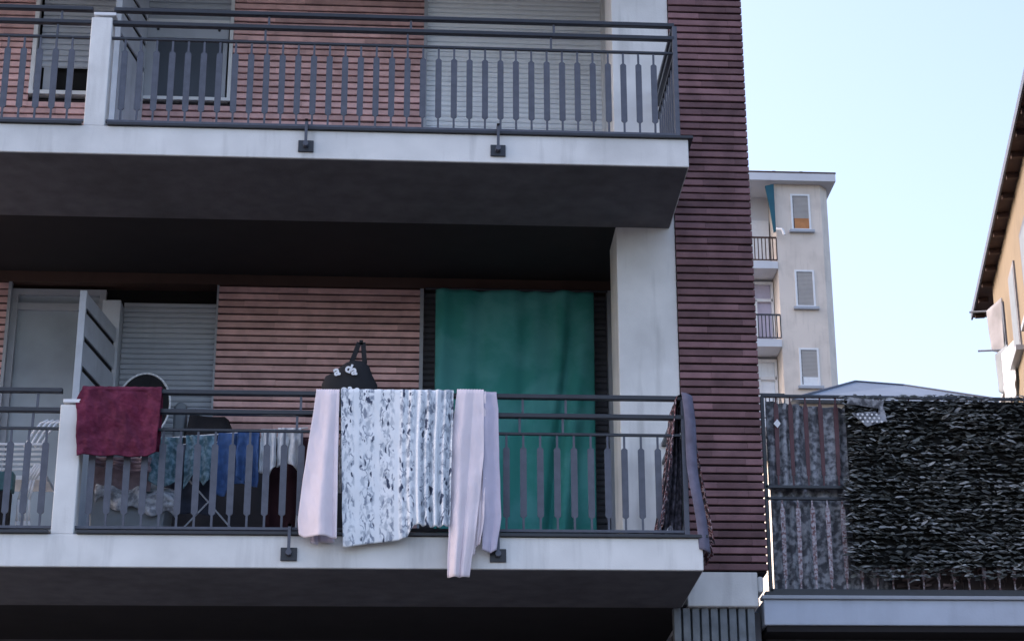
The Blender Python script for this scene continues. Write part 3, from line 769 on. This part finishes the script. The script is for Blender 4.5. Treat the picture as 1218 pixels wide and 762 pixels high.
def sheet(name, label, cat, mt, x0, x1, top, bot, y, seed, wob=.01, nu=120, nv=50, hole=None):
    m = MB()
    for j in range(nv+1):
        v = j/nv
        for i in range(nu+1):
            x = lerp(x0, x1, i/nu); z = lerp(poly(top, x), poly(bot, x), v)
            m.v.append((x, y+.018*math.sin(x*54+seed+v*1.5+2*math.sin(x*9))+wob*math.sin(x*23+seed+v)*.6+wob*noise.noise(Vector((x*4, z*3, seed))), z))
    for j in range(nv):
        for i in range(nu):
            a = j*(nu+1)+i; m.f.append((a, a+1, a+nu+2, a+nu+1)); m.t.append(.5)
    return tag(m.build(name, mt, smooth=True, solid=.003), label, cat)
sheet('screen_cloth', 'mottled grey screen cloth tied behind the upper bars of the terrace fence', 'screen', M['screen'], 2.70, 4.2,
      [(2.70,6.50),(2.85,6.475),(3.05,6.455),(3.22,6.45),(3.5,6.44),(4.2,6.44)], [(2.7,5.80),(4.2,5.80)], T+.035, 1)
sheet('screen_cloth', 'mottled grey screen cloth tied behind the lower bars of the terrace fence', 'screen', M['screen'], 2.71, 3.62,
      [(2.71,5.86),(4.2,5.86)], [(2.7,5.01),(4.2,5.01)], T+.075, 5)
# dry matting at the foot, right
mt_ = MB()
for i in range(420):
    x = random.uniform(3.6, TX-.2); z = random.uniform(5.03, 5.24); a = random.choice((random.uniform(.15,.75), random.uniform(-.1,.2), random.uniform(1.2,1.9)))
    l = random.uniform(.05,.14); dx, dz = math.cos(a)*l/2, math.sin(a)*l/2; h = random.uniform(.006,.014); y = T+.045+random.uniform(0,.03)
    mt_.quad((x-dx, y, z-dz-h), (x+dx, y+.006, z+dz-h*.6), (x+dx, y-.008, z+dz+h*.6), (x-dx, y-.010, z-dz+h), random.random())
mt_.box(3.6, TX-.2, T+.08, T+.085, 5.01, 5.3, .0)
tag(mt_.build('dry_matting', M['reed']), 'dry brown matting along the foot of the terrace fence under the leaf screen', 'matting')
# artificial leaf screen
ls = thing('leaf_screen', 'dense dark leafy privacy screen fixed over the terrace fence', 'leaf screen', (4.5, T, 5.1))
def xleft(z): return 3.262-.0*z + .035*noise.noise(Vector((z*5, 0, 0))) + (.03 if z > 5.9 else .0) + (.03 if 6.0 < z < 6.3 else 0)
def zbot(x): return 5.10+.025*noise.noise(Vector((x*4, 3, 0)))+.03*(x < 3.35)
m = MB(); nx_, nz_ = 70, 30
for j in range(nz_+1):
    for i in range(nx_+1):
        x = lerp(3.30, TX-.1, i/nx_); z = lerp(5.19, 6.49, j/nz_); m.v.append((x, T-.03+.012*noise.noise(Vector((x*6, z*6, 7))), z))
for j in range(nz_):
    for i in range(nx_):
        a = j*(nx_+1)+i; m.f.append((a, a+1, a+nx_+2, a+nx_+1)); m.t.append(.5)
m.build('netting', M['netting'], ls, solid=.004)
def leafmb(n, pale):
    m = MB()
    for i in range(n):
        z = random.uniform(5.06, 6.52)
        x = random.uniform(3.22, 5.3) if random.random() < .8 else random.uniform(5.3, TX)
        row = round(z/.036)*.036; z = lerp(z, row + .012*math.sin(x*9+row*40), .45)
        if x < xleft(z)-random.random()**3*.05 or z < zbot(x)-random.random()**3*.03: continue
        cl = noise.noise(Vector((x*3.2, z*7, 11)))
        if pale and cl + random.uniform(-.35,.35) < .0: continue
        l = random.uniform(.02,.085); w_ = random.uniform(.009,.018); y = T-.045-random.random()*.05 - .02*cl
        tl = random.gauss(0,.28); dp = random.uniform(.45,1.25) if not pale else random.uniform(.55,1.0)
        c = Vector((x, y, z)); ax = Vector((math.cos(tl), random.uniform(-.35,.35), math.sin(tl))).normalized()
        nrm = Vector((0, -math.cos(dp), math.sin(dp))); sd_ = ax.cross(nrm).normalized(); t = random.random()
        k = len(m.v)
        for (p, q, dr) in ((-.5,0,0),(-.2,.5,.004),(.2,.46,.004),(.5,.02,-.004),(.2,-.46,-.0),(-.2,-.5,-.0)):
            v = c+ax*(p*l)+sd_*(q*w_*2)+nrm*dr; m.v.append(tuple(v))
        m.f.append(tuple(k+i for i in range(6))); m.t.append(t)
    return m
leafmb(7000, False).build('dark_leaves', M['leaf_dark'], ls)
leafmb(5200, True).build('highlight_leaves', M['leaf_highlight'], ls)
# scrap of dotted cloth in leaves
sc = thing('dotted_cloth', 'small dark cloth scrap with white dots caught in the leaf screen near its top', 'cloth', (3.45, T-.1, 6.3))
m = MB(); m.quad((3.33,T-.11,6.36),(3.44,T-.12,6.25),(3.60,T-.12,6.30),(3.52,T-.10,6.38)); m.quad((3.30,T-.10,6.44),(3.57,T-.10,6.40),(3.59,T-.11,6.46),(3.32,T-.11,6.49)); m.quad((3.53,T-.11,6.31),(3.60,T-.12,6.29),(3.58,T-.10,6.44),(3.55,T-.10,6.44)); m.build('scrap', M['screen'], sc, solid=.004)
m = MB()
for r in range(3):
    for q in range(5):
        x = 3.375+.036*q+.018*r; z = 6.345-.028*r+.0*q; m.tube((x,T-.130,z),(x,T-.126,z),.009)
m.build('dots', M['white'], sc)
m = MB(); m.prism([(2.745,6.30),(2.775,6.335),(2.80,6.30),(2.775,6.265)], 'y', T-.02, T-.016); tag(m.build('reflector', M['white']), 'small white diamond reflector on the terrace fence beside the brick wall', 'reflector')

# ------------------------------------------------------------------ pale tower in the distance
D = 67.0; K = 67/80
def X(x): return x*K
def Z(z): return 1.6+(z-1.6)*K
tw = thing('tower_block', 'pale cream tower block with shuttered windows and recessed balconies beside the brick wall', 'building', (13, D, 0))
x0, x1, x2 = X(15.75), X(17.80), X(18.17)
zt = Z(38.70)
m = MB(); m.prism([(x0, D), (x1, D), (x2-.0, D+.35), (x2, D+9), (x0, D+9)], 'z', 0, zt); m.build('wall', M['cream'], tw)
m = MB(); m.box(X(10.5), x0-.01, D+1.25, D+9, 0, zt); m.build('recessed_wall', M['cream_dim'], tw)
m = MB(); m.prism([(X(10), D-.35), (x2+.22, D-.35), (x2+.22, D+9.3), (X(10), D+9.3)], 'z', zt+.002, zt+.30); m.build('roof_slab', M['cream_dim'], tw)
m = MB(); m.prism([(X(10), D-.36), (x2+.24, D-.36), (x2+.24, D+9.3), (X(10), D+9.3)], 'z', zt+.301, zt+.36); m.build('roof_edge', M['brown'], tw)
for i in range(7):
    m = MB(); xx = X(14.9)+i*.34; m.box(xx, xx+.12, D, D+.15, zt+.36, zt+.44+.05*(i % 3)); m.build('roof_post', M['brown'], tw)
step = 3.0
for k in range(-2, 9):
    zc = Z(36.50) - 3.0*k*1.005            # sill height of each storey
    xa, xb = X(16.52), X(17.24)
    if zc > zt-1.75: continue
    if zc < 1: break
    wd = MB(); frame_rect(wd, xa-.06, xb+.06, zc, zc+1.45, D-.03, D+.02, .07); wo = wd.build('window', M['frame_white'], tw)
    m = MB(); m.box(xa-.16, xb+.16, D-.14, D+.0, zc-.10, zc-.005); m.build('sill', M['frame'], wo)
    op = .42 if k == 0 else (.30 if k == 2 else 0)
    m = MB(); shutter(m, xa, xb, zc+.06+op, zc+1.39, D-.012, .05); m.build('window_shutter', M['blind_grey'], wo)
    m = MB(); m.box(xa, xb, D-.008, D+.0, zc+.06, zc+.06+max(op,.01)); m.build('blind', M['orange'] if k == 0 else M['frame_white'], wo)
    m = MB(); m.box(xa-.0, xa+.05, D-.016, D-.013, zc+.07, zc+1.39); m.box(xa, xb, D-.017, D-.014, zc+1.34, zc+1.39); m.build('dark_edge', M['metal_dark'], wo)  # dark strips along the left and top edges of the window
# balconies of the tower, one per storey
ba, bb = X(12.0), x0-.012
for k in range(0, 8):
    zf = Z(35.0) - 3.0*k*1.005
    if zf < 2: break
    bl = MB(); bl.box(ba, bb, D-.05, D+1.24, zf-.28, zf); bo = bl.build('balcony', M['cream_dim'], tw)
    m = MB()
    m.box(ba, bb, D-.02, D+.02, zf+.92, zf+.98); m.box(ba, bb, D-.02, D+.02, zf+.05, zf+.09)
    xx = ba
    while xx < bb: m.box(xx, xx+.035, D-.012, D+.012, zf+.09, zf+.92); xx += .135
    m.build('balcony_rail', M['metal_dark'] if k else M['brown'], bo)
    m = MB()
    if k == 0:
        m.box(bb-.9, bb-.05, D+1.1, D+1.2, zf+.3, zf+2.1); m.build('curtain', M['frame_white'], bo)
    else:
        frame_rect(m, bb-1.05, bb-.02, zf, zf+2.62, D+.98, D+1.1, .09); m.box(bb-1.0,bb-.05,D+.98,D+1.1,zf+1.85,zf+1.95); m.box(bb-.72,bb-.64,D+.98,D+1.1,zf,zf+1.9); m.build('door_frame', M['frame_white'], bo)
        m = MB(); m.box(bb-.96, bb-.11, D+1.12, D+1.18, zf+.1, zf+2.55); m.build('door_glass', M['shutter'] if k == 2 else M['lilac'], bo)
m = MB(); m.prism([(X(15.32),Z(38.5)),(X(15.70),Z(38.6)),(X(15.70),Z(36.35)),(X(15.60),Z(36.3)),(X(15.50),Z(37.3))], 'y', D-.2, D-.12); m.build('awning', M['awning'], tw)
m = MB(); m.path([(X(15.72),D-.2,Z(36.45)),(X(15.95),D-.35,Z(36.35)),(X(16.02),D-.35,Z(36.1))], .05); m.build('bracket', M['white'], tw)

# ------------------------------------------------------------------ hip roof
hr = thing('hip_roof_house', 'house with low blue-grey hip roof rising behind the terrace fence', 'house', (11.5, 45, 0))
E0 = 16.72
m = MB(); v = [(9.2,45,E0),(14.2,45,E0),(14.2,52,E0),(9.2,52,E0),(10.63,46.3,17.45),(12.0,46.3,17.42),(10.63,50,17.45),(12.0,50,17.42)]
v = [(8.95,44.6,E0),(14.3,44.6,E0),(14.3,52,E0),(8.95,52,E0),(10.87,46.2,17.74),(12.07,46.2,17.66),(12.07,49.8,17.66),(10.87,49.8,17.74)]
m.v = v; m.f = [(0,1,5,4),(1,2,6,5),(2,3,7,6),(3,0,4,7),(4,5,6,7),(3,2,1,0)]; m.t = [.5]*6
m.build('roof', M['slate'], hr)
m = MB(); m.tube((8.95,44.6,E0+.02),(10.87,46.2,17.75),.03); m.tube((14.3,44.6,E0+.02),(12.07,46.2,17.67),.03); m.tube((10.87,46.2,17.75),(12.07,46.2,17.67),.03); m.build('ridge_cap', M['metal'], hr)
m = MB(); m.box(9.2, 14.1, 44.9, 51.7, 0, E0-.01); m.build('wall', M['cream'], hr)

# ------------------------------------------------------------------ ochre building at the right edge
h = 13.0; ez = 1.6+h
dv = Vector((.1850, .9827, 0)); nv_ = Vector((.9827, -.1850, 0))
Ef = Vector((.7791*h, 2.5857*h, 0))
def P(a, o, z): q = Ef - dv*a + nv_*o; return (q.x, q.y, z)
rb = thing('ochre_building', 'ochre apartment house with wide brown eaves at the right edge of the picture', 'building', P(6, 2, 0))
def pbox(m, a0, a1, o0, o1, z0, z1):
    n = len(m.v); m.v += [P(a0,o0,z0),P(a1,o0,z0),P(a1,o1,z0),P(a0,o1,z0),P(a0,o0,z1),P(a1,o0,z1),P(a1,o1,z1),P(a0,o1,z1)]
    for q in ((0,3,2,1),(4,5,6,7),(0,1,5,4),(1,2,6,5),(2,3,7,6),(3,0,4,7)): m.f.append(tuple(n+i for i in q)); m.t.append(.5)
    return m
OW = .24
pbox(MB(), 1.6, 7.6, OW, 9, 0, ez-.02).build('wall', M['ochre'], rb, normals=True)
pbox(MB(), -.0, 22, .03, 9.5, ez, ez+.12).build('eaves', M['brown'], rb, normals=True)
pbox(MB(), -.03, 22, .0, .03, ez-.03, ez+.10).build('gutter', M['metal'], rb, normals=True)
pbox(MB(), 7.61, 22, .8, 9, 0, ez-.02).build('set_back_wall', M['brown'], rb, normals=True)
for i in range(12):
    pbox(MB(), .2+i*.75, .28+i*.75, .05, OW-.02, ez-.09, ez-.005).build('rafter', M['brown'], rb, normals=True)
for fl in range(5):
    for q in range(3):
        zz = ez-2.3-fl*2.9; a = 2.2+q*1.8
        wo = pbox(MB(), a, a+.8, OW-.03, OW, zz, zz+1.45).build('window', M['dull_white'] if (q+fl) % 2 else M['metal'], rb, normals=True)
        pbox(MB(), a+.08, a+.72, OW-.035, OW-.031, zz+.08, zz+1.37).build('pane', M['box_grey'], wo, normals=True)
        pbox(MB(), a-.1, a+.9, OW-.12, OW, zz-.08, zz-.001).build('sill', M['frame'], wo, normals=True)
def wash(a0, a1, o0, o1, zt, zb, mt, label, name='laundry', cat='laundry'):
    m = MB(); n = 14
    for j in range(n+1):
        for i in range(n+1):
            u, v = i/n, j/n
            m.v.append(P(lerp(a0, a1, u)+.03*math.sin(v*5+a0), lerp(o0, o1, u)+.04*math.sin(u*8+a0)*v, lerp(zt, zb, v)+.12*math.sin(u*4+a0)*v))
    for j in range(n):
        for i in range(n):
            a = j*(n+1)+i; m.f.append((a, a+1, a+n+2, a+n+1)); m.t.append(.5)
    tag(m.build(name, mt, smooth=True, solid=.01), label, cat, 'washing hung out on the ochre building')
ops = [(2.3,2.9,.02,.22,ez-.75,ez-1.5,'dull_white','white bunched washing hung just under the brown eaves of the ochre building'),
       (2.6,3.1,.06,.22,ez-1.65,ez-2.3,'box_grey','grey washing directly under the white bunch on the ochre building'),
       (1.62,1.8,.05,.22,ez-2.3,ez-3.6,'lilac','long grey cloth hanging at the far corner of the ochre building'),
       (1.55,1.8,.08,.24,ez-3.75,ez-4.6,'bag','dark cloth hanging at the lowest visible corner of the ochre building'),
       (2.5,3.0,.05,.22,ez-3.4,ez-4.6,'dull_white','white sheet hung lowest on the ochre building just above the terrace fence'),
       (3.4,4.0,.08,.22,ez-1.9,ez-2.7,'shutter','pale blue cloth hung in the middle of the ochre building')]
for a0, a1, o0, o1, z1_, z2_, mt, lb in ops: wash(a0, a1, o0, o1, z1_, z2_, M[mt], lb)
for (a, zz) in ((1.9, ez-.6), (2.7, ez-1.6), (1.7, ez-2.2), (1.65, ez-3.7), (2.9, ez-3.5)):
    m = MB(); m.tube(P(a, OW, zz), P(a-.05, -.22, zz+.02), .018); m.build('washing_pole', M['frame'], rb)
gp = MB()
for i in range(260):
    a, o, zz = random.gauss(3.0,.22), random.uniform(.0,.32), ez-2.75-abs(random.gauss(0,.28))
    s = .05; q = Vector(P(a,o,zz)); e1 = Vector((random.uniform(-1,1),random.uniform(-1,1),random.uniform(-1,1)))*s; e2 = Vector((random.uniform(-1,1),random.uniform(-1,1),random.uniform(-1,1)))*s
    gp.quad(tuple(q-e1), tuple(q+e2), tuple(q+e1), tuple(q-e2), random.random())
tag(gp.build('trailing_plant', mat('green_foliage', (.06,.11,.04), .7, .3, 5, 0, tint=.4)), 'green trailing plant on a sill of the ochre building', 'plant')
